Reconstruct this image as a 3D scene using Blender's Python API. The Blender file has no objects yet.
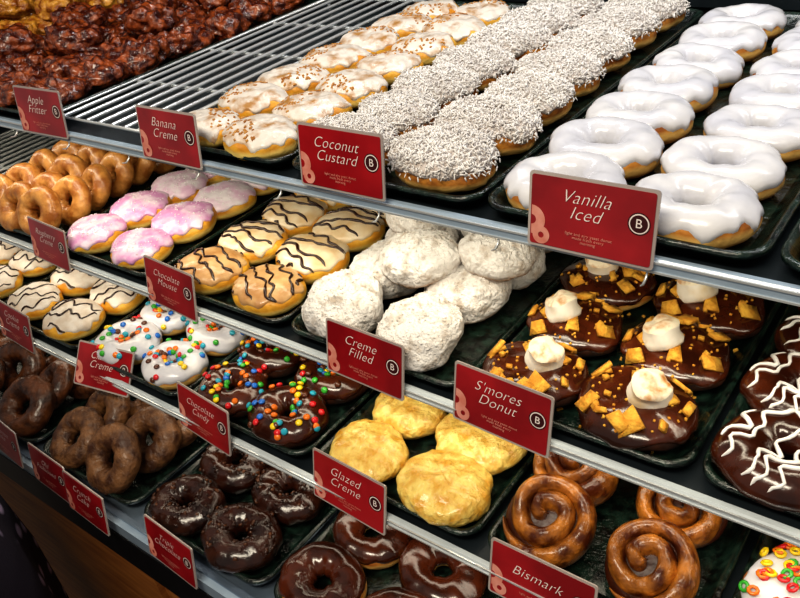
import bpy, math, random, bmesh
from mathutils import Vector, Matrix, noise
random.seed(11)
Z0=1.55
pi=math.pi
sc=bpy.context.scene
sc.view_settings.view_transform='Standard'
try: sc.view_settings.look='Medium High Contrast'
except Exception: pass

# ------------------------------------------------------------ materials
def lin(c):
    c=c.lstrip('#'); o=[]
    for i in (0,2,4):
        v=int(c[i:i+2],16)/255
        o.append(v/12.92 if v<=.04045 else ((v+.055)/1.055)**2.4)
    return (o[0],o[1],o[2],1)
MATS={}
def M(name,c1,c2=None,scale=40,rough=.45,bump=.25,bscale=120,coat=0,sss=0,metal=0,ramp=(.38,.64),band=None,trans=0,vor=False,dist=.001,stretch=None):
    if name in MATS: return MATS[name]
    m=bpy.data.materials.new(name); m.use_nodes=True
    nt=m.node_tree; N=nt.nodes; L=nt.links
    b=N['Principled BSDF']
    tc=N.new('ShaderNodeTexCoord'); oi=N.new('ShaderNodeObjectInfo')
    mul=N.new('ShaderNodeMath'); mul.operation='MULTIPLY'; mul.inputs[1].default_value=13.0
    L.new(oi.outputs['Random'],mul.inputs[0])
    add=N.new('ShaderNodeVectorMath'); add.operation='ADD'
    L.new(tc.outputs['Object'],add.inputs[0]); L.new(mul.outputs[0],add.inputs[1])
    vec=add.outputs[0]
    if stretch:
        vm=N.new('ShaderNodeVectorMath'); vm.operation='MULTIPLY'; vm.inputs[1].default_value=stretch
        L.new(vec,vm.inputs[0]); vec=vm.outputs[0]
    n1=N.new('ShaderNodeTexVoronoi' if vor else 'ShaderNodeTexNoise'); n1.inputs['Scale'].default_value=scale
    if not vor: n1.inputs['Detail'].default_value=5
    L.new(vec,n1.inputs['Vector'])
    r=N.new('ShaderNodeValToRGB'); r.color_ramp.elements[0].position=ramp[0]; r.color_ramp.elements[1].position=ramp[1]
    r.color_ramp.elements[0].color=lin(c1); r.color_ramp.elements[1].color=lin(c2 or c1)
    L.new(n1.outputs['Distance' if vor else 'Fac'],r.inputs[0])
    col=r.outputs[0]
    if band:
        zc,w,bc=band
        sp=N.new('ShaderNodeSeparateXYZ'); L.new(tc.outputs['Object'],sp.inputs[0])
        s=N.new('ShaderNodeMath'); s.operation='SUBTRACT'; s.inputs[1].default_value=zc; L.new(sp.outputs[2],s.inputs[0])
        a=N.new('ShaderNodeMath'); a.operation='ABSOLUTE'; L.new(s.outputs[0],a.inputs[0])
        mr=N.new('ShaderNodeMapRange'); mr.inputs[1].default_value=w*.3; mr.inputs[2].default_value=w; mr.inputs[3].default_value=1; mr.inputs[4].default_value=0
        L.new(a.outputs[0],mr.inputs[0])
        mx=N.new('ShaderNodeMixRGB'); mx.inputs[2].default_value=lin(bc)
        L.new(mr.outputs[0],mx.inputs[0]); L.new(col,mx.inputs[1]); col=mx.outputs[0]
    L.new(col,b.inputs['Base Color'])
    b.inputs['Roughness'].default_value=rough; b.inputs['Metallic'].default_value=metal
    b.inputs['Coat Weight'].default_value=coat; b.inputs['Coat Roughness'].default_value=.15
    if sss:
        b.inputs['Subsurface Weight'].default_value=sss; b.inputs['Subsurface Scale'].default_value=.006
        b.inputs['Subsurface Radius'].default_value=(1,.6,.4)
    if trans: b.inputs['Transmission Weight'].default_value=trans
    if bump:
        n2=N.new('ShaderNodeTexNoise'); n2.inputs['Scale'].default_value=bscale; n2.inputs['Detail'].default_value=4
        L.new(vec,n2.inputs['Vector'])
        bp=N.new('ShaderNodeBump'); bp.inputs['Strength'].default_value=bump; bp.inputs['Distance'].default_value=dist*3
        L.new(n2.outputs['Fac'],bp.inputs['Height']); L.new(bp.outputs[0],b.inputs['Normal'])
    MATS[name]=m; return m

dough=M('golden_dough','#9c5a22','#d4903a',scale=45,rough=.5,bump=.5,band=(.012,.006,'#edc070'))
doughY=M('yellow_dough','#cf8a22','#f0b840',scale=40,rough=.45,bump=.5,band=(.013,.006,'#f8d67a'))
doughD=M('dark_dough','#24110a','#472412',scale=45,rough=.6,bump=.6)
white=M('white_icing','#e2e1e4','#cfd0da',scale=25,rough=.26,bump=.25,bscale=40,coat=.35)
whiteM=M('matte_white_icing','#e8e0d6','#d4c4b2',scale=55,rough=.45,bump=.5,bscale=110)
coco=M('coconut_flakes','#f4f1ee','#e4dfdb',rough=.8,bump=0)
cocob=M('coconut_icing','#e2dad5','#cbbfb8',scale=150,rough=.8,bump=1,bscale=260,dist=.0015)
banana=M('banana_glaze','#e8dfd4','#b5854c',scale=46,rough=.32,bump=.7,bscale=90,coat=.3,ramp=(.49,.68))
toast=M('toasted_crumbs','#a86c2c','#d29a50',scale=90,rough=.7,bump=.2)
fritter=M('fritter_glaze','#471407','#ad5626',scale=70,rough=.2,bump=1,bscale=90,coat=.8,ramp=(.42,.68),dist=.003)
fritterG=M('golden_fritter_glaze','#9a5214','#eaa83e',scale=60,rough=.25,bump=1,bscale=80,coat=.6,dist=.003)
cake=M('cake_glaze','#9d5f27','#d69a52',scale=50,rough=.38,bump=.6,bscale=120,coat=.3)
pink=M('pink_icing','#d596c6','#eed6e6',scale=46,rough=.34,bump=.5,bscale=80,coat=.3,ramp=(.40,.60))
pinkw=M('pale_pink_icing','#e2bcd6','#f1e8ee',scale=46,rough=.34,bump=.5,bscale=80,coat=.3)
tan=M('mousse_icing','#d8b27e','#b58450',scale=38,rough=.35,bump=.4,bscale=90,coat=.3)
tanw=M('vanilla_mousse_icing','#ecdcc0','#d9ba8a',scale=38,rough=.35,bump=.4,bscale=90,coat=.3)
powder=M('powdered_sugar','#e9e5e1','#b8aa9c',scale=75,rough=1,bump=1,bscale=210,ramp=(.50,.72),band=(.002,.015,'#b98850'),dist=.0018)
choc=M('chocolate_icing','#2f1308','#562612',scale=34,rough=.2,bump=.35,bscale=60,coat=.55)
chocd=M('dark_chocolate_icing','#1e0b05','#3d1c0f',scale=50,rough=.22,bump=.6,bscale=110,coat=.5)
drz=M('chocolate_drizzle','#2e140a',rough=.2,bump=0,coat=.4)
wdrz=M('white_drizzle','#f0eeec',rough=.3,bump=0,coat=.3)
creme=M('creme_glaze','#dba238','#f6d878',scale=75,rough=.3,bump=.9,bscale=150,coat=.45,ramp=(.34,.6),dist=.0014)
cinn=M('cinnamon_caramel','#54240b','#c27b2e',scale=50,rough=.28,bump=.9,bscale=85,coat=.55,ramp=(.38,.66),dist=.0018)
cinb=M('cinnamon_filling','#321204','#4c1f09',rough=.4)
sugarb=M('brown_cake','#432514','#7f5836',scale=60,rough=.48,bump=.7,bscale=170,coat=.15,dist=.0014)
sugard=M('dark_brown_cake','#33190c','#6c3e1e',scale=60,rough=.4,bump=.6,bscale=140,coat=.3,dist=.0014)
mallow=M('marshmallow','#f3ede0','#e4d0aa',scale=40,rough=.65,bump=.3,bscale=90,ramp=(.5,.75))
mtoast=M('marshmallow_toasted_top','#f3e6cc','#bb7e3a',scale=80,rough=.65,bump=.4,ramp=(.47,.70))
graham=M('graham_cracker','#d4902a','#f2bc48',scale=110,rough=.8,bump=.9,bscale=260)
CAND=[M('candy_'+n,c,rough=.2,bump=0,coat=.4) for n,c in (('red','#d8222a'),('blue','#1e6fd0'),('green','#3aa935'),('yellow','#f6d21c'),('orange','#f07a18'),('teal','#2aa6c0'),('brown','#5a2e18'))]
traym=M('tray_plastic','#080d0c','#20342c',scale=90,rough=.18,bump=.7,bscale=170,coat=.5)
wire=M('wire_metal','#e0e4e6',rough=.25,bump=0,metal=.5)
railm=M('rail_plastic','#a5b6c6','#8d9fb2',scale=14,rough=.25,bump=0,coat=.5)
railw=M('rail_strip_white','#ccd4d8','#b2bcc2',scale=14,rough=.3,bump=0,coat=.4)
shelfm=M('shelf_metal','#2a3238','#1c2328',scale=10,rough=.35,bump=.05,metal=.3)
steel=M('stainless_deck','#7c8da2','#93a4b6',scale=6,rough=.25,bump=.04,metal=.7)
blackm=M('black_trim','#0d0d10','#17171b',scale=10,rough=.4,bump=.05)
wood=M('wood_laminate','#82491f','#ac7036',scale=18,rough=.45,bump=.15,stretch=(.6,.6,6),bscale=40,ramp=(.3,.7))
redm=M('sign_red','#860d16','#ab1a22',scale=14,rough=.28,bump=0,coat=.5)
holder=M('acrylic_holder','#b9aea8','#a89c98',scale=8,rough=.12,bump=0,coat=.5)
ink=M('sign_white_ink','#f6e9e4',rough=.5,bump=0)
inkp=M('sign_pink_ink','#e5a090','#d3806e',scale=60,rough=.5,bump=0)
inkd=M('sign_dark_ink','#3c0a10',rough=.5,bump=0)

# ------------------------------------------------------------ mesh builder
class MB:
    def __init__(s): s.v=[]; s.f=[]; s.mi=[]; s.mats=[]
    def mi_(s,m):
        if m not in s.mats: s.mats.append(m)
        return s.mats.index(m)
    def grid(s,rows,mat,wu=False,wv=False,flip=False):
        k=s.mi_(mat); b=len(s.v); nu=len(rows); nv=len(rows[0])
        for r in rows: s.v.extend([tuple(p) for p in r])
        for i in range(nu if wu else nu-1):
            for j in range(nv if wv else nv-1):
                i2=(i+1)%nu; j2=(j+1)%nv
                q=(b+i*nv+j,b+i2*nv+j,b+i2*nv+j2,b+i*nv+j2)
                s.f.append(q[::-1] if flip else q); s.mi.append(k)
    def poly(s,pts,mat,flip=False):
        k=s.mi_(mat); b=len(s.v); s.v.extend([tuple(p) for p in pts])
        q=tuple(range(b,b+len(pts))); s.f.append(q[::-1] if flip else q); s.mi.append(k)
    def frame(s,n,spin=0):
        n=Vector(n).normalized(); a=Vector((0,0,1)) if abs(n.z)<.9 else Vector((1,0,0))
        t=n.cross(a).normalized(); u=n.cross(t)
        c,q=math.cos(spin),math.sin(spin)
        return t*c+u*q, u*c-t*q, n
    def ell(s,c,n,a,b,h,mat,spin=0,nu=8,nv=5):
        t,u,w=s.frame(n,spin); rows=[]
        for i in range(nv+1):
            p=pi*(i+.02)/(nv+.04); r=math.sin(p); z=math.cos(p)
            rows.append([Vector(c)+t*(a*r*math.cos(2*pi*j/nu))+u*(b*r*math.sin(2*pi*j/nu))+w*(h*z) for j in range(nu)])
        s.grid(rows,mat,wv=True)
    def box(s,c,n,a,b,h,mat,spin=0,irr=0):
        t,u,w=s.frame(n,spin); c=Vector(c)
        P=[]
        for x,y in ((-1,-1),(1,-1),(1,1),(-1,1)):
            P.append((x*(1+random.uniform(-irr,irr)),y*(1+random.uniform(-irr,irr))))
        P=[c+t*(a*x)+u*(b*y)+w*(h*z) for z in (-1,1) for x,y in P]
        k=s.mi_(mat); q=len(s.v); s.v.extend([tuple(p) for p in P])
        for f in ((0,3,2,1),(4,5,6,7),(0,1,5,4),(1,2,6,5),(2,3,7,6),(3,0,4,7)):
            s.f.append(tuple(q+i for i in f)); s.mi.append(k)
    def abox(s,x0,x1,y0,y1,z0,z1,mat):
        q=len(s.v); k=s.mi_(mat)
        s.v.extend([(x0,y0,z0),(x1,y0,z0),(x1,y1,z0),(x0,y1,z0),(x0,y0,z1),(x1,y0,z1),(x1,y1,z1),(x0,y1,z1)])
        for f in ((0,3,2,1),(4,5,6,7),(0,1,5,4),(1,2,6,5),(2,3,7,6),(3,0,4,7)):
            s.f.append(tuple(q+i for i in f)); s.mi.append(k)
    def tube(s,pts,rad,mat,n=6,sz=1.0):
        pts=[Vector(p) for p in pts]; rows=[]
        for i,p in enumerate(pts):
            d=(pts[min(i+1,len(pts)-1)]-pts[max(i-1,0)])
            if d.length<1e-9: d=Vector((1,0,0))
            d.normalize(); a=Vector((0,0,1)) if abs(d.z)<.95 else Vector((1,0,0))
            t=d.cross(a).normalized(); u=t.cross(d)
            r=rad[i] if isinstance(rad,(list,tuple)) else rad
            if not isinstance(rad,(list,tuple)) and i in (0,len(pts)-1): r=rad*.5
            rows.append([p+t*(r*math.cos(2*pi*j/n))+u*(r*sz*math.sin(2*pi*j/n)) for j in range(n)])
        s.grid(rows,mat,wv=True)
        s.poly(rows[0],mat); s.poly(rows[-1],mat,flip=True)
    def mesh(s,name,smooth=True):
        me=bpy.data.meshes.new(name); me.from_pydata(s.v,[],s.f)
        for m in s.mats: me.materials.append(m)
        me.polygons.foreach_set('material_index',s.mi)
        if smooth: me.polygons.foreach_set('use_smooth',[True]*len(s.f))
        me.update()
        bm=bmesh.new(); bm.from_mesh(me); bmesh.ops.recalc_face_normals(bm,faces=bm.faces); bm.to_mesh(me); bm.free()
        return me
def obj(name,me,loc=(0,0,0),parent=None):
    o=bpy.data.objects.new(name,me); o.location=loc; sc.collection.objects.link(o)
    if parent: o.parent=parent
    return o
def empty(name,loc=(0,0,0)):
    o=bpy.data.objects.new(name,None); o.empty_display_size=.05; o.location=loc; sc.collection.objects.link(o); return o

def wob(th,seed,f=1.3): return noise.noise(Vector((math.cos(th)*f,math.sin(th)*f,seed*3.7+.3)))

class Ring:
    def __init__(s,R,rx,rz,sy,seed,lump=.0008,lf=45): s.R,s.rx,s.rz,s.sy,s.seed,s.lump,s.lf=R,rx,rz,sy,seed,lump,lf
    def P(s,th,ph,off=0):
        w=wob(th,s.seed); w2=wob(th,s.seed+5,2.2)
        rho=s.R*(1+.07*w)+(s.rx*(1+.12*w2)+off)*math.cos(ph)
        sp=math.sin(ph)
        z=s.rz+(s.rz*(1+(.12*w2 if sp>0 else 0))+off)*(sp if sp>0 else -abs(sp)**.8*.98)
        p=Vector((rho*math.cos(th),rho*math.sin(th)*s.sy,z))
        q=p*s.lf+Vector((s.seed*5,0,0)); k=s.lump*(noise.noise(q)+.6*noise.noise(q*2.3))
        if s.lump: p+=Vector((math.cos(ph)*math.cos(th),math.cos(ph)*math.sin(th),max(sp,0)))*k
        return p
    def body(s,mb,mat,nu=48,nv=20):
        mb.grid([[s.P(2*pi*i/nu,2*pi*j/nv) for j in range(nv)] for i in range(nu)],mat,True,True)
    def icing(s,mb,mat,a0=-12,a1=195,off=.0022,amp=26,nu=64,nv=18):
        rows=[]
        for i in range(nu):
            th=2*pi*i/nu
            e0=math.radians(a0+amp*wob(th,s.seed+9,3.5)); e1=math.radians(a1-amp*.5*wob(th,s.seed+12,2.5)); r=[]
            for j in range(nv+1):
                f=j/nv; ph=e0+(e1-e0)*f
                o=off*min(1,min(f,1-f)*9+.0)**.5-.0006
                o+=.0005*noise.noise(s.P(th,ph)*90)
                r.append(s.P(th,ph,o))
            rows.append(r)
        mb.grid(rows,mat,True,False)
    def top(s,off=0,spread=60):
        th=random.uniform(0,2*pi); ph=math.radians(90+random.uniform(-spread,spread))
        return s.P(th,ph,off),Vector((math.cos(ph)*math.cos(th),math.cos(ph)*math.sin(th),math.sin(ph)))
    def h(s,x,y):
        rho=math.hypot(x,y/s.sy); th=math.atan2(y/s.sy,x)
        c=(rho-s.R*(1+.07*wob(th,s.seed)))/(s.rx*(1+.12*wob(th,s.seed+5,2.2)))
        if c>=.97: return None
        c=max(c,-.93)
        return s.P(th,math.acos(c)).z
    def outer(s): return s.R+s.rx
class Bun:
    def __init__(s,R,H,sy,seed,lump=.0012,lf=40): s.R,s.H,s.sy,s.seed,s.lump,s.lf=R,H,sy,seed,lump,lf
    def P(s,th,a,off=0):
        w=wob(th,s.seed)
        rr=s.R*(1+.11*w)*max(math.sin(a),0)**.78+off*math.sin(a)
        ca=math.cos(a); z=s.H/2+(s.H/2+off)*(abs(ca)**.85)*(1 if ca>0 else -1)
        p=Vector((rr*math.cos(th),rr*math.sin(th)*s.sy,z))
        if s.lump:
            q=p*s.lf+Vector((s.seed*7,0,0)); k=s.lump*(noise.noise(q)+.5*noise.noise(q*2.1)+.25*noise.noise(q*4.3))
            p+=Vector((math.sin(a)*math.cos(th),math.sin(a)*math.sin(th),max(ca,-.1)))*k
        return p
    def body(s,mb,mat,nu=48,nv=24):
        mb.grid([[s.P(2*pi*i/nu,1e-5+(pi-2e-5)*j/nv) for j in range(nv+1)] for i in range(nu)],mat,True,False)
    def icing(s,mb,mat,a1=82,off=.0022,amp=26,nu=64,nv=18):
        rows=[]
        for i in range(nu):
            th=2*pi*i/nu; e=math.radians(a1+amp*wob(th,s.seed+9,3.0)); r=[]
            for j in range(nv+1):
                f=j/nv; a=1e-5+e*f; o=off*min(1,(1-f)*7)**.5-.0006
                o+=.0007*noise.noise(s.P(th,a)*80)
                r.append(s.P(th,a,o))
            rows.append(r)
        mb.grid(rows,mat,True,False)
    def top(s,off=0,spread=68):
        th=random.uniform(0,2*pi)
        rr=(random.random()**.5)*math.sin(math.radians(spread))
        a=math.asin(min(.999,rr**(1/.78)))
        return s.P(th,a,off),Vector((math.sin(a)*math.cos(th),math.sin(a)*math.sin(th),math.cos(a)+.3)).normalized()
    def h(s,x,y):
        rho=math.hypot(x,y/s.sy); th=math.atan2(y/s.sy,x); q=rho/(s.R*(1+.11*wob(th,s.seed)))
        if q>=.97: return None
        return s.P(th,math.asin(q**(1/.78))).z
    def outer(s): return s.R

def drizzle(mb,S,mat,r=.0012,n=5,ang=.5,off=.002,wv=.005):
    O=S.outer(); ca,sa=math.cos(ang),math.sin(ang); sd=random.random()*50
    for k in range(n):
        v=(-1+2*(k+.5)/n)*O*.95+random.uniform(-.002,.002); seg=[]; rad=[]
        tl=random.uniform(-.3,.35)
        N=30
        def flush(seg,rad):
            if len(seg)>2: rad[0]*=.5; rad[-1]*=.5; mb.tube(seg,rad,mat,n=6)
        for i in range(N+1):
            u=(-1+2*i/N)*O
            vv=v+wv*noise.noise(Vector((u*70,k*3.1+sd,0)))*1.6+(i/N-.5)*O*tl
            x=u*ca-vv*sa; y=(u*sa+vv*ca)
            h=S.h(x,y)
            if h is None:
                flush(seg,rad); seg=[];rad=[]; continue
            seg.append((x,y,h+off)); rad.append(r*(1+.6*noise.noise(Vector((u*90,k*7+sd,3)))))
        flush(seg,rad)

# ------------------------------------------------------------ pastry kinds
def k_vanilla(i):
    mb=MB(); S=Ring(.0330,.0178,.0150,.82,i,.0012,40); S.body(mb,dough); S.icing(mb,white,a0=6,a1=200,off=.003,amp=40); return mb
def k_coconut(i):
    mb=MB(); S=Bun(.050,.038,.82,i+10,.003,60); S.body(mb,dough); S.icing(mb,cocob,a1=80,off=.005,amp=20)
    for _ in range(2000):
        p,n=S.top(.0052,86); n=(n+Vector((random.uniform(-1.1,1.1),random.uniform(-1.1,1.1),random.uniform(-.5,.4)))).normalized()
        mb.box(p+Vector((random.uniform(-.001,.001),random.uniform(-.001,.001),random.uniform(-.0015,.004))),n,random.uniform(.0012,.0030),.0006,.0004,coco,spin=random.uniform(0,6))
    return mb
def k_banana(i):
    mb=MB(); S=Bun(.047,.033,.84,i+20,.0025,50); S.body(mb,doughY); S.icing(mb,banana,a1=76,amp=34)
    for _ in range(130):
        th0=1.0+i*2; p,n=S.top(.002,60)
        if p.x*math.cos(th0)+p.y*math.sin(th0)>.006: mb.box(p,n,random.uniform(.0008,.002),.0011,.0007,toast,spin=random.random()*6,irr=.4)
    return mb
def k_fritter(mat):
    def f(i):
        mb=MB(); S=Bun(.052,.044,.85,i+30,.012,38); S.body(mb,mat,84,48)
        return mb
    return f
def k_cakering(mat):
    def f(i):
        mb=MB(); S=Ring(.0275,.0172,.0150,1,i+40,.0010,60); S.body(mb,mat,52,24); return mb
    return f
def k_pink(i):
    mb=MB(); S=Bun(.049,.034,.86,i+50,.0018,45); S.body(mb,doughY); S.icing(mb,pink if i<2 else pinkw,a1=76,amp=34,off=.003)
    for _ in range(60):
        p,n=S.top(.0028,55); mb.ell(p,n,random.uniform(.0008,.0018),.0009,.0005,wdrz,nu=6,nv=3)
    return mb
def k_mousse(i):
    mb=MB(); S=Bun(.050,.036,.84,i+60,.0018); S.body(mb,doughY); S.icing(mb,tan if i==0 else tanw,a1=74,amp=30); drizzle(mb,S,drz,.0019,6,-.5+.3*i,wv=.006); return mb
def k_powder(i):
    mb=MB(); S=Bun(.0475,.052,.95,i+70,.0055,36); S.body(mb,powder,80,44)
    for _ in range(160):
        p,n=S.top(.0003,80); mb.ell(p,n,random.uniform(.0006,.0017),random.uniform(.0006,.0015),.0008,powder,nu=6,nv=3)
    return mb
def graham_bits(mb,S,n,rmin=.012,big=1):
    for _ in range(n):
        for t in range(20):
            p,nn=S.top(.0035,66)
            if math.hypot(p.x,p.y)>rmin: break
        nn=(nn+Vector((random.uniform(-.45,.45),random.uniform(-.45,.45),0))).normalized()
        a=random.choice((.003,.004,.006,.008,.010))*big
        mb.box(p+nn*.0012,nn,a,a*random.uniform(.5,.9),.0017,graham,spin=random.uniform(0,6),irr=.4)
def k_smores(i):
    mb=MB(); S=Bun(.0525,.032,.84,i+80,.002); S.body(mb,doughD if i!=1 else dough); S.icing(mb,choc,a1=88,amp=26,off=.003)
    graham_bits(mb,S,15,.015)
    for _ in range(50):
        p,nn=S.top(.003,66); mb.box(p,nn,random.uniform(.0007,.0018),.001,.0008,graham,spin=random.random()*6,irr=.4)
    c=Vector((random.uniform(-.010,.010),random.uniform(-.006,.010),S.H+.000)); h=.022; r=.0175
    tl=Vector((random.uniform(-.6,.6),random.uniform(-.8,.1),1)).normalized()
    t,u,w=mb.frame(tl); rows=[]
    for zz,rr in ((-.05,.5),(-.02,.95),(.1,1.08),(.35,1.02),(.6,.97),(.85,.98),(.97,.88),(1.05,.6),(1.06,.3),(1.05,.001)):
        rows.append([])
        for j in range(24):
            a=2*pi*j/24; q=1+.22*noise.noise(Vector((math.cos(a),math.sin(a),zz*1.5+i*9)))
            rows[-1].append(c+t*(r*rr*q*math.cos(a))+u*(r*rr*q*math.sin(a))+w*(h*(zz+.2*noise.noise(Vector((math.cos(a)*rr*1.4,math.sin(a)*rr*1.4,i*5+2))))))
    mb.grid(rows[:6],mallow,wv=True); mb.grid(rows[5:],mtoast,wv=True)
    return mb
def k_chocdriz(i):
    mb=MB(); S=Ring(.031,.0195,.016,.86,i+90); S.body(mb,doughD); S.icing(mb,choc,a0=-20,a1=200,off=.003); drizzle(mb,S,wdrz,.0016,6,.9+.4*i,off=.003,wv=.012); return mb
def k_candy(mat,dm,num):
    def f(i):
        mb=MB(); S=Ring(.0295,.0195,.0155,.86,i+100); S.body(mb,dm); S.icing(mb,mat,a0=-5,a1=200,off=.003)
        for k in range(num):
            p,n=S.top(.0042,64); m=CAND[random.randrange(7)]
            mb.ell(p,n,.0042,.0042,.0025,m,nu=10,nv=6)
        return mb
    return f
def k_creme(i):
    mb=MB(); S=Bun(.050,.036,.86,i+110,.0026,70); S.body(mb,creme,72,36); return mb
def k_cinn(i):
    mb=MB(); turns=2.15+.25*i; A=turns*2*pi; n=120; rows=[]; Rm=.040
    d=1 if i%2 else -1
    for k in range(n+1):
        f=k/n; a=A*f+i; r=.003+Rm*f**.9*(1+.05*wob(a,i+2))
        tp=min(1,(1-f)*10+.1)*min(1,f*8+.3); w=(.0095)*tp*(1+.25*noise.noise(Vector((a,i,0))))
        zc=.016+.006*(1-f); hz=(.0165+.004*(1-f))*(.5+.5*tp)*(1+.28*noise.noise(Vector((a*.8,i,4))))
        row=[]
        for j in range(14):
            q=2*pi*j/14
            rr=r+w*math.cos(q); sq=math.sin(q)
            p=Vector((rr*math.cos(a*d),rr*math.sin(a*d),max(0,zc+hz*sq)))
            k2=.0024*noise.noise(p*80); row.append(p+Vector((0,0,k2 if p.z>.004 else 0)))
        rows.append(row)
    mb.grid(rows,cinn,wv=True); mb.poly(rows[0],cinn); mb.poly(rows[-1],cinn,flip=True)
    S=Bun(.040,.024,1,i+3); S.body(mb,cinb,30,10)
    return mb
def k_cereal(i):
    mb=MB(); S=Bun(.050,.034,.86,i+120); S.body(mb,dough); S.icing(mb,white,a1=86)
    for k in range(75):
        p,n=S.top(.0045,74); t,u,w=mb.frame((n+Vector((random.uniform(-.5,.5),random.uniform(-.5,.5),0))).normalized())
        rows=[]
        for a in range(9):
            A=2*pi*a/9; rows.append([p+(t*math.cos(A)+u*math.sin(A))*(.0036+.0017*math.cos(2*pi*b/5))+w*(.0017*math.sin(2*pi*b/5)) for b in range(5)])
        mb.grid(rows,CAND[(0,4,3,2,4,3,0)[k%7]],True,True)
    return mb
def k_triple(i):
    mb=MB(); S=Ring(.0295,.019,.016,.88,i+130,.0014,70); S.body(mb,doughD); S.icing(mb,chocd,a0=-25,a1=205,off=.0025)
    for k in range(70):
        p,n=S.top(.002,64); mb.box(p,n,random.uniform(.001,.003),.0015,.0013,sugard if k%2 else chocd,spin=random.random()*6,irr=.4)
    return mb
def k_choc(i):
    mb=MB(); S=Ring(.0312,.0192,.015,.86,i+140); S.body(mb,dough); S.icing(mb,choc,a0=8,a1=195,off=.0028,amp=34)
    return mb
def k_whitedriz(i):
    mb=MB(); S=Bun(.049,.036,.86,i+150,.0022); S.body(mb,doughY); S.icing(mb,whiteM,a1=72,amp=36); drizzle(mb,S,drz,.0015,4,.4+.4*i,wv=.012); return mb

CACHE={}
def pastry(name,fn,x,y,fz,tilt=0,roll=0,rz=None,flip=True,scale=1,var=None):
    if name not in CACHE:
        CACHE[name]=[fn(i).mesh(name+'_mesh') for i in range(3)]
    me=random.choice(CACHE[name]) if var is None else CACHE[name][var]
    if rz is None: rz=random.uniform(-.25,.25)+(pi if flip and random.random()<.5 else 0)
    Rm=Matrix.Rotation(tilt,4,'X')@Matrix.Rotation(roll,4,'Y')@Matrix.Rotation(rz,4,'Z')
    o=obj(name,me)
    s=scale*random.uniform(.95,1.04)
    mz=min((Rm[2][0]*v.co.x+Rm[2][1]*v.co.y+Rm[2][2]*v.co.z) for v in me.vertices)*s
    o.matrix_world=Matrix.Translation((x,y,fz-mz))@Rm@Matrix.Diagonal((s,s,s,1))
    return o
def rows(name,fn,xs,y0,pitch,n,fz,jit=.004,**k):
    for j in range(n):
        for x in xs:
            pastry(name,fn,x+random.uniform(-jit,jit),y0+j*pitch+random.uniform(-jit,jit)*.6,fz,tilt=random.uniform(.0,.08),roll=random.uniform(-.05,.05),**k)

# ------------------------------------------------------------ tray
def rrect(x0,x1,y0,y1,r,z,n=6):
    P=[]
    for cx,cy,a in ((x1-r,y1-r,0),(x0+r,y1-r,pi/2),(x0+r,y0+r,pi),(x1-r,y0+r,1.5*pi)):
        for k in range(n+1):
            t=a+pi/2*k/n; P.append((cx+r*math.cos(t),cy+r*math.sin(t),z))
    return P
def tray(x0,x1,y0,y1,z,name='display_tray',h=.016):
    mb=MB(); cx,cy=(x0+x1)/2,(y0+y1)/2; L=[]
    for off,zz in ((.013,0),(.011,0),(.004,h-.003),(.0,h-.004),(0,h),(.0035,h+.001),(.007,h-.002),(.0135,.005),(.018,.003)):
        L.append(rrect(x0+off-cx,x1-off-cx,y0+off-cy,y1-off-cy,max(.006,.024-off*.5),zz))
    mb.grid(L,traym,wv=True); mb.poly(L[0],traym); mb.poly(L[-1],traym)
    me=mb.mesh(name+'_mesh'); o=obj(name,me,(cx,cy,z))
    return o

zA,zB,zC,zD=Z0-.328,Z0-.508,Z0-.628,Z0-.732
FA,FB,FC,FD=[z+.0032 for z in (zA,zB,zC,zD)]
XL,XR=-2.5,.45
yA,yB,yC,yD=.500,.455,.388,.280
# ------------------------------------------------------------ shelves, rails, base
def shelf(z,yf,hh,up,mat,hooks=False):
    e=empty('display_shelf',(0,0,z))
    mb=MB(); mb.abox(XL+.03,XR-.03,yf,1.10,-.006,-.0005,shelfm)
    for x in (XL+.05,-1.05,XR-.06): mb.abox(x,x+.012,yf+.03,1.10,-.022,-.006,shelfm)
    o=obj('shelf_plate',mb.mesh('plate',False)); o.parent=e
    mb=MB(); y0=yf-.007
    a_,b_=XL+.03,XR-.03
    prof=[(y0,-hh),(y0-.001,-hh+.002),(y0-.001,up-.002),(y0+.001,up),(yf-.001,up),(yf,up-.002),(yf,-hh)]
    mb.grid([[(x,a,b) for a,b in prof] for x in (a_,b_)],mat,wv=True)
    mb.poly([(a_,a,b) for a,b in prof],mat); mb.poly([(b_,a,b) for a,b in prof],mat)
    mb.abox(a_,b_,y0-.0022,y0-.0008,-hh+.0005,-hh+.0022,wire); mb.abox(a_,b_,y0-.0022,y0-.0008,up-.003,up-.0012,wire)
    o=obj('price_rail',mb.mesh('rail',False)); o.parent=e
    if hooks:
        mb=MB()
        for k in range(22):
            x=XL+.1+k*.13
            mb.tube([(x,.494,-.006),(x,.492,-.012),(x,.486,-.015),(x,.481,-.013)],.0012,wire,n=5)
        o=obj('hooks',mb.mesh('hooks')); o.parent=e
shelf(zA,yA,.0070,.0048,railm,True); shelf(zB,yB,.0056,.0038,railw); shelf(zC,yC,.0056,.0038,railw)
base=empty('display_case_base',(0,0,0))
def part(name,mb,smooth=False,par=None):
    o=obj(name,mb.mesh(name,smooth)); o.parent=par or base; return o
mb=MB(); mb.abox(XL,XR,yD,1.12,zD-.02,zD-.0005,steel); mb.abox(XL,XR,yD-.008,yD,zD-.02,zD+.004,steel); part('bottom_deck',mb)
mb=MB(); mb.abox(XL,XR,yD-.016,yD-.008,zD-.030,zD+.001,railm); mb.abox(XL,XR,.262,1.12,zD-.080,zD-.02,blackm); part('front_bumper',mb)
mb=MB(); mb.abox(XL,XR,.272,1.12,.10,zD-.080,wood)
for k in range(5):
    x=XL+.05+k*.58; mb.abox(x,x+.55,.264,.272,.14,zD-.084,wood)
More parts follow.
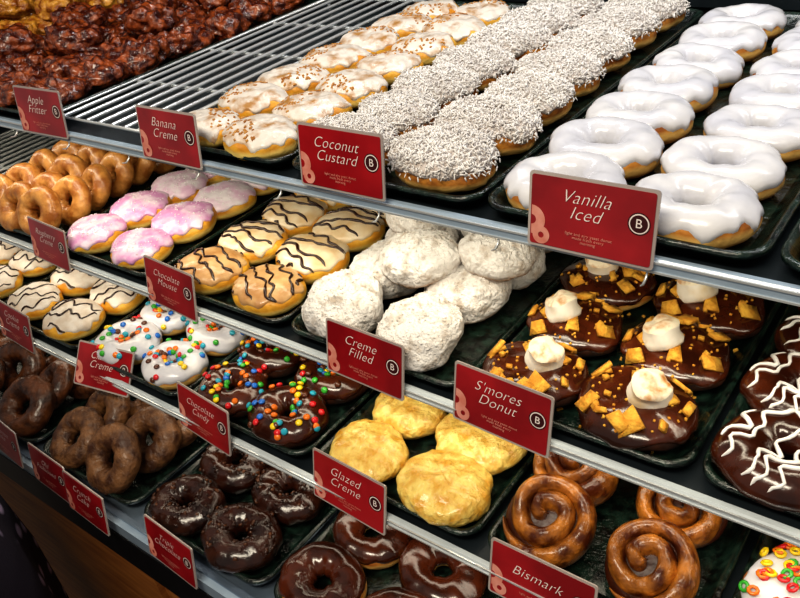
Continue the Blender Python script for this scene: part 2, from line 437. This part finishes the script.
mb.abox(XL+.02,XR-.02,.30,1.1,0,.10,blackm); part('wood_cabinet',mb)
mb=MB(); mb.abox(XL,XR,1.125,1.15,zD,Z0+.30,blackm); mb.abox(XL,XR,1.118,1.125,zA+.01,zA+.04,shelfm); obj('case_back_panel',mb.mesh('back',False))
for x in (XL,XR-.02):
    mb=MB(); mb.abox(x,x+.02,.30,1.12,zD,Z0+.30,blackm); obj('case_side_panel',mb.mesh('side',False))
mb=MB(); mb.abox(XL,XR,.66,1.15,Z0+.305,Z0+.33,blackm); obj('case_canopy',mb.mesh('canopy',False))

# ------------------------------------------------------------ tier A
tray(-.345,-.112,.503,1.09,zA); rows('vanilla_iced_donut',k_vanilla,(-.284,-.177),.549,.0785,7,FA)
tray(-.106,.126,.503,1.09,zA); rows('vanilla_iced_donut',k_vanilla,(-.052,.055),.549,.0785,7,FA)
tray(-.580,-.350,.503,1.09,zA); rows('coconut_donut',k_coconut,(-.524,-.412),.551,.079,7,FA)
tray(-.795,-.586,.503,1.09,zA); rows('banana_creme_donut',k_banana,(-.742,-.645),.545,.0765,7,FA)
tray(-1.40,-1.03,.503,1.09,zA)
for j in range(7):
    for x in (-1.345,-1.255,-1.165,-1.085): pastry('apple_fritter',k_fritter(fritter),x+random.uniform(-.008,.008),.553+j*.08,FA,tilt=random.uniform(-.15,.2),rz=random.random()*6,scale=.95)
tray(-1.9,-1.43,.503,1.09,zA)
for j in range(6):
    for x in (-1.84,-1.73,-1.61,-1.50): pastry('golden_fritter',k_fritter(fritterG),x+random.uniform(-.008,.008),.555+j*.09,FA,tilt=random.uniform(-.15,.2),rz=random.random()*6)
for x,y in ((-1.30,.62),(-1.20,.68),(-1.30,.76),(-1.13,.78),(-1.22,.86),(-1.32,.92),(-1.14,.95)):
    pastry('apple_fritter',None,x,y,FA+.032,tilt=random.uniform(-.2,.2),rz=random.random()*6)
for x,y in ((-1.6,.80),(-1.52,.92),(-1.65,.97),(-1.75,.85),(-1.48,.84),(-1.50,1.0)):
    pastry('golden_fritter',None,x,y,FA+.032,tilt=random.uniform(-.2,.2),rz=random.random()*6)
def rack(x0,x1,y0,y1,z):
    mb=MB(); cx,cy=(x0+x1)/2,(y0+y1)/2; a,b=(x1-x0)/2,(y1-y0)/2
    mb.tube([(-a,-b,.016),(a,-b,.016),(a,b,.016),(-a,b,.016),(-a,-b,.016)],.0032,wire,n=6)
    n=int((x1-x0)/.024)
    for k in range(1,n):
        x=-a+2*a*k/n; mb.tube([(x,-b,.0175),(x,b,.0175)],[.0028,.0028],wire,n=6)
    for k in range(1,4):
        y=-b+2*b*k/4; mb.tube([(-a,y,.0125),(a,y,.0125)],[.003,.003],wire,n=6)
    for sx in (-a,a):
        for sy in (-b,b): mb.tube([(sx,sy,.0),(sx,sy,.016)],[.003,.003],wire,n=6)
    return obj('wire_cooling_rack',mb.mesh('rack'),(cx,cy,z))
rack(-1.02,-.805,.512,1.08,zA)

# ------------------------------------------------------------ tier B
YB=.458
tray(-.350,-.138,YB,1.0,zB)
for j in range(4):
    for k,x in enumerate((-.303,-.200)): pastry('smores_donut',k_smores,x+random.uniform(-.003,.003),.507+j*.086,FB,tilt=random.uniform(0,.07))
tray(-.132,.10,YB,1.0,zB); rows('chocolate_donut_white_drizzle',k_chocdriz,(-.080,.03),.505,.081,4,FB)
tray(-.592,-.356,YB,1.0,zB)
for j in range(4):
    for x in (-.538,-.427): pastry('powdered_donut',k_powder,x+random.uniform(-.005,.005),.508+j*.084,FB,tilt=random.uniform(0,.25),rz=random.random()*6)
for x,y in ((-.485,.585),(-.410,.625),(-.54,.66),(-.46,.70)): pastry('powdered_donut',k_powder,x,y,FB+.034,tilt=random.uniform(-.2,.2),rz=random.random()*6,scale=.95)
tray(-.812,-.598,YB,1.0,zB)
for j in range(4):
    for x in (-.758,-.655): pastry('chocolate_mousse_donut',k_mousse,x+random.uniform(-.003,.003),.502+j*.077,FB,tilt=random.uniform(0,.08),var=0 if j==0 else random.choice((1,2)))
tray(-1.060,-.838,YB,1.0,zB)
for j in range(4):
    for x in (-1.006,-.902): pastry('pink_iced_donut',k_pink,x+random.uniform(-.003,.003),.502+j*.077,FB,tilt=random.uniform(0,.08),var=random.choice((0,1)) if j<2 else 2)
tray(-1.31,-1.07,YB,1.0,zB)
for x in (-1.27,-1.195,-1.125):
    for j in range(7): pastry('glazed_cake_donut',k_cakering(cake),x+random.uniform(-.008,.008),.497+j*.048,FB,tilt=random.uniform(.7,1.1),roll=random.uniform(-.2,.2),rz=random.random()*6,scale=.90)
rack(-1.62,-1.33,YB+.005,1.0,zB)

# ------------------------------------------------------------ tier C
YC=.391
tray(-.748,-.535,YC,.90,zC); rows('chocolate_candy_donut',k_candy(choc,doughD,42),(-.696,-.593),.436,.081,3,FC)
tray(-.965,-.753,YC,.90,zC); rows('white_candy_donut',k_candy(white,dough,38),(-.912,-.810),.436,.081,3,FC)
tray(-1.205,-.975,YC,.90,zC); rows('white_drizzled_donut',k_whitedriz,(-1.150,-1.040),.436,.078,3,FC)
tray(-1.44,-1.212,YC,.90,zC); rows('white_drizzled_donut',k_whitedriz,(-1.38,-1.275),.436,.078,3,FC)
tray(-.528,-.312,YC,.90,zC)
rows('glazed_creme_donut',k_creme,(-.472,-.370),.434,.076,4,FC)
tray(-.304,-.098,YC,.90,zC)
for j in range(3):
    for x in (-.256,-.158): pastry('cinnamon_roll',k_cinn,x+random.uniform(-.003,.003),.446+j*.075,FC,tilt=.42,roll=random.uniform(-.15,.15),rz=random.random()*6,scale=1.0)
tray(-.090,.13,YC,.90,zC); rows('cereal_topped_donut',k_cereal,(-.036,.068),.475,.084,3,FC)

# ------------------------------------------------------------ tier D
YD=.285
tray(-.522,-.300,YD,.80,zD); rows('chocolate_iced_donut',k_choc,(-.470,-.366),.326,.082,4,FD)
tray(-.290,-.070,YD,.80,zD); rows('chocolate_iced_donut',k_choc,(-.235,-.13),.326,.082,4,FD)
tray(-.752,-.530,YD,.80,zD); rows('triple_chocolate_donut',k_triple,(-.698,-.598),.326,.080,4,FD)
tray(-.985,-.763,YD,.80,zD)
for x in (-.927,-.828):
    for j in range(6): pastry('brown_sugar_donut',k_cakering(sugarb),x+random.uniform(-.007,.007),.328+j*.05,FD,tilt=random.uniform(.55,.85),roll=random.uniform(-.25,.25),rz=random.random()*6,scale=1.02)
tray(-1.215,-.995,YD,.80,zD)
for x in (-1.160,-1.058):
    for j in range(6): pastry('cinnamon_cake_donut',k_cakering(sugard),x+random.uniform(-.007,.007),.328+j*.05,FD,tilt=random.uniform(.5,.85),roll=random.uniform(-.25,.25),rz=random.random()*6,scale=1.02)
tray(-1.45,-1.225,YD,.80,zD); rows('cinnamon_cake_donut',None,(-1.39,-1.29),.335,.09,4,FD)

mb=MB()
for k in range(160):
    mb.box((random.uniform(-.325,-.155),random.uniform(.478,.75),FB+.001),(random.uniform(-.4,.4),random.uniform(-.4,.4),1),random.uniform(.0008,.0028),.0012,.0008,graham,spin=random.random()*6,irr=.4)
obj('graham_cracker_crumbs',mb.mesh('crumbs',False))

# ------------------------------------------------------------ signs
def txt(s,size,x,y,par,mat,shear=.38,off=0):
    c=bpy.data.curves.new('lettering','FONT'); c.body=s; c.size=size; c.align_x='CENTER'; c.align_y='CENTER'; c.shear=shear; c.space_line=.85; c.offset=off; c.space_character=1.05
    c.materials.append(mat); o=bpy.data.objects.new('lettering',c); sc.collection.objects.link(o); o.parent=par; o.location=(x,y,.0021); return o
def sign(text,x,y,zb,w=.105,h=.062,lean=10,yaw=0):
    e=empty('price_sign',(x,y,zb)); e.rotation_euler=(math.radians(90-lean),0,math.radians(yaw))
    mb=MB(); a=w/2
    P=rrect(-a,a,0,h,.003,-.0008,3); Q=rrect(-a,a,0,h,.003,.0008,3)
    mb.grid([P,Q],holder,wv=True); mb.poly(P,holder,flip=True); mb.poly(Q,holder)
    o=obj('holder',mb.mesh('holder',False)); o.parent=e
    mb=MB(); g=.0024
    P=rrect(-a+g,a-g,g,h-g,.002,.0008,3); Q=rrect(-a+g,a-g,g,h-g,.002,.0014,3)
    mb.grid([P,Q],redm,wv=True); mb.poly(Q,redm); mb.poly(P,redm,flip=True)
    o=obj('card',mb.mesh('card',False)); o.parent=e
    k=w/.105; L=max(len(q) for q in text.split('\n'))
    txt(text,(.0148 if L<8 else .0128)*k,-.004*k,h*.64,e,ink,off=-.00022)
    txt('light and airy yeast donut\nmade fresh every\nmorning',.0036*k,.000,h*.22,e,inkp,shear=.1)
    mb=MB()
    def ann(cx,cy,r0,r1,z,mat,a0=0,a1=2*pi,n=28):
        R1=[];R2=[]
        for j in range(n+1):
            t=a0+(a1-a0)*j/n
            R1.append((cx+r0*math.cos(t),cy+r0*math.sin(t),z)); R2.append((cx+r1*math.cos(t),cy+r1*math.sin(t),z))
        mb.grid([R1,R2],mat)
    x0=-a+g+.001
    ann(x0+.000,h*.36,.004*k,.012*k,.0017,inkp,-pi/2,pi/2)
    ann(x0+.009*k,h*.17,.0025*k,.0075*k,.0019,inkp)
    ex=a-.0135*k
    ann(ex,h*.56,.0078*k,.0088*k,.0017,inkd); ann(ex,h*.56,.0,.0078*k,.0016,ink); ann(ex,h*.56,.0,.0068*k,.0018,inkd)
    o=obj('printed_artwork',mb.mesh('art',False)); o.parent=e
    txt('B',.010*k,ex,h*.56,e,ink,shear=0)
ya=yA-.0125
sign('Apple\nFritter',-1.012,ya,Z0-.330,yaw=2); sign('Banana\nCreme',-.746,ya,Z0-.330); sign('Coconut\nCustard',-.487,ya,Z0-.320); sign('Vanilla\nIced',-.236,ya,Z0-.330)
yb=yB-.0125
for t,x,yw in (('Raspberry\nCreme',-1.053,-3),('Chocolate\nMousse',-.778,-4),('Creme\nFilled',-.465,-2),("S'mores\nDonut",-.304,-3),('Chocolate\nIced',.010,0)):
    sign(t,x,yb,Z0-.516,yaw=yw,lean=13)
yc=yC-.0125
for t,x,yw,ln,dz in (('Cookie\nCreme',-1.130,-3,14,0),('Classic\nCreme',-.905,10,36,0),('Chocolate\nCandy',-.692,-5,14,0),('Glazed\nCreme',-.460,-3,14,.002),('Bismark',-.234,0,14,.007)):
    sign(t,x,yc-(.006 if ln>20 else 0),Z0-.642-dz,yaw=yw,lean=ln)
for t,x,yw,yy,zz in (('Cinnamon\nCake',-1.022,-4,.258,.726),('Old\nFashioned',-.915,-2,.258,.740),('Crunch\nCake',-.820,-2,.252,.740),('Triple\nChocolate',-.655,-3,.258,.736)):
    sign(t,x,yy,Z0-zz,w=.094,h=.060,yaw=yw,lean=12)

# ------------------------------------------------------------ customer (dark floral skirt, bottom left)
cust=empty('customer',(-1.0,.012,0))
skin=M('skin','#d8a583','#cf9876',scale=20,rough=.5,bump=.05,sss=.1)
skirt=M('floral_fabric','#b4a6c4','#1b1626',scale=26,rough=.85,bump=.3,bscale=300,vor=True,ramp=(.16,.34))
top_=M('plum_knit','#2c2338','#231b2d',scale=60,rough=.9,bump=.4,bscale=400)
hairm=M('brown_hair','#2b1a10','#3d2616',scale=30,rough=.4,bump=.5,bscale=90,stretch=(4,4,.6))
def loft(name,secs,mat,n=40,fold=0,parent=cust):
    mb=MB(); R=[]
    for z,cx,cy,a,b,fo in secs:
        R.append([(cx+a*(1+fo*math.sin(9*2*pi*j/n+z*2))*math.cos(2*pi*j/n),cy+b*(1+fo*math.sin(9*2*pi*j/n+z*2))*math.sin(2*pi*j/n),z) for j in range(n)])
    mb.grid(R,mat,wv=True); mb.poly(R[0],mat); mb.poly(R[-1],mat,flip=True)
    o=obj(name,mb.mesh(name)); o.parent=parent; return o
loft('skirt',[(.42,0,0,.20,.20,.06),(.55,0,0,.203,.205,.05),(.70,0,0,.203,.207,.04),(.80,0,0,.195,.20,.03),(.90,0,0,.18,.175,.015),(.98,0,0,.15,.125,0),(1.0,0,0,.14,.115,0)],skirt,n=72)
loft('torso',[(.97,0,0,.142,.118,0),(1.05,0,0,.138,.11,0),(1.15,0,.005,.152,.12,0),(1.24,0,.005,.165,.12,0),(1.31,0,0,.175,.095,0),(1.35,0,0,.13,.075,0),(1.37,0,0,.07,.06,0)],top_)
loft('neck',[(1.34,0,0,.055,.055,0),(1.39,0,.004,.05,.052,0),(1.44,0,.01,.05,.055,0)],skin)
loft('head',[(1.415,0,.03,.02,.02,0),(1.425,0,.02,.042,.055,0),(1.45,0,.01,.060,.080,0),(1.50,0,.005,.072,.092,0),(1.55,0,0,.076,.095,0),(1.60,0,-.005,.070,.088,0),(1.63,0,-.01,.045,.058,0),(1.64,0,-.01,.01,.015,0)],skin)
loft('hair',[(1.38,0,-.045,.07,.05,.03),(1.45,0,-.04,.080,.065,.03),(1.52,0,-.025,.084,.085,.02),(1.58,0,-.014,.082,.095,.01),(1.63,0,-.01,.060,.075,.01),(1.655,0,-.01,.015,.02,0)],hairm)
mb=MB()
mb.ell((0,.10,1.51),(0,1,.1),.011,.018,.014,skin); mb.ell((0,.088,1.465),(0,1,0),.022,.006,.006,M('lips','#b0605a',rough=.4,bump=0))
for s in (-1,1):
    mb.ell((s*.03,.086,1.535),(0,1,0),.013,.007,.006,M('eye_white','#f0ece8',rough=.2,bump=0)); mb.ell((s*.03,.0905,1.535),(0,1,0),.005,.005,.003,M('iris','#2a1a10',rough=.2,bump=0))
    mb.ell((s*.076,0,1.52),(1,0,0),.012,.022,.008,skin)
o=obj('face',mb.mesh('face')); o.parent=cust
for s in (-1,1):
    mb=MB()
    mb.tube([(s*.150,0,1.315),(s*.185,-.005,1.27),(s*.205,-.01,1.15),(s*.215,-.015,1.05),(s*.22,.0,.95),(s*.222,.01,.86)],[.045,.046,.042,.036,.032,.026],top_,n=12)
    mb.tube([(s*.222,.01,.87),(s*.222,.014,.83),(s*.222,.018,.79),(s*.222,.02,.765)],[.022,.03,.033,.026],skin,n=10)
    for k,(dy,l) in enumerate(((-.026,.055),(-.009,.068),(.009,.072),(.026,.064))):
        mb.tube([(s*.222,.018+dy,.775),(s*.219,.018+dy,.775-l*.45),(s*.212,.018+dy,.775-l*.8),(s*.204,.018+dy,.775-l)],[.009,.0085,.008,.006],skin,n=8)
    mb.tube([(s*.222,.04,.81),(s*.217,.058,.79),(s*.212,.062,.762)],[.011,.010,.007],skin,n=8)
    o=obj('arm_left' if s<0 else 'arm_right',mb.mesh('arm')); o.parent=cust
    mb=MB()
    mb.tube([(s*.085,0,.9),(s*.085,0,.55),(s*.085,.005,.46),(s*.085,-.01,.32),(s*.085,0,.12),(s*.085,0,.05)],[.085,.06,.052,.054,.035,.036],skin,n=14)
    mb.tube([(s*.085,-.04,.03),(s*.085,.03,.034),(s*.085,.10,.028),(s*.085,.15,.02)],[.03,.038,.035,.02],blackm,n=12,sz=.8)
    o=obj('leg_left' if s<0 else 'leg_right',mb.mesh('leg')); o.parent=cust
cust.rotation_euler=(0,0,.15)

# ------------------------------------------------------------ room
mb=MB(); mb.abox(-5,3,-3,4,-.05,0,M('floor_tile','#6b6560','#57524e',scale=3,rough=.4,bump=.05)); obj('floor',mb.mesh('floor',False))
mb=MB(); mb.abox(-5,3,4,4.1,0,3,M('wall_paint','#7a7068','#6c635c',scale=2,rough=.8,bump=.1)); obj('wall_back',mb.mesh('wall',False))

# ------------------------------------------------------------ lights
def area(name,loc,rot,sx,sy,e,col=(1,1,1)):
    l=bpy.data.lights.new(name,'AREA'); l.shape='RECTANGLE'; l.size=sx; l.size_y=sy; l.energy=e; l.color=col
    o=bpy.data.objects.new(name,l); o.location=loc; o.rotation_euler=rot; sc.collection.objects.link(o); return o
area('ceiling_light',(-.3,-.7,3.0),(math.radians(25),0,0),1.5,.35,38,(1,.90,.72))
area('case_strip_light',(-.30,.88,Z0+.29),(0,0,0),1.5,.05,4.6,(.98,.98,1))
area('shelf_strip_light_upper',(-.7,.53,zA-.009),(math.radians(15),0,0),2.6,.02,2.3,(1,.90,.70))
area('shelf_strip_light_middle',(-.7,.48,zB-.009),(math.radians(15),0,0),2.6,.02,1.1,(1,.88,.68))
area('shelf_strip_light_lower',(-.7,.42,zC-.009),(math.radians(10),0,0),2.6,.02,.8,(1,.88,.70))
w=bpy.data.worlds.new('world'); sc.world=w; w.use_nodes=True
w.node_tree.nodes['Background'].inputs[0].default_value=(.95,.90,.86,1); w.node_tree.nodes['Background'].inputs[1].default_value=.25

# ------------------------------------------------------------ camera
cd=bpy.data.cameras.new('camera'); cd.sensor_width=36; cd.lens=790/800*36; cd.clip_start=.02
cam=bpy.data.objects.new('camera',cd); sc.collection.objects.link(cam)
R=Matrix(((.7947,-.2376,.5586,0),(.5911,.5120,-.6232,0),(-.1379,.8255,.5473,Z0),(0,0,0,1)))
cam.matrix_world=R
sc.camera=cam
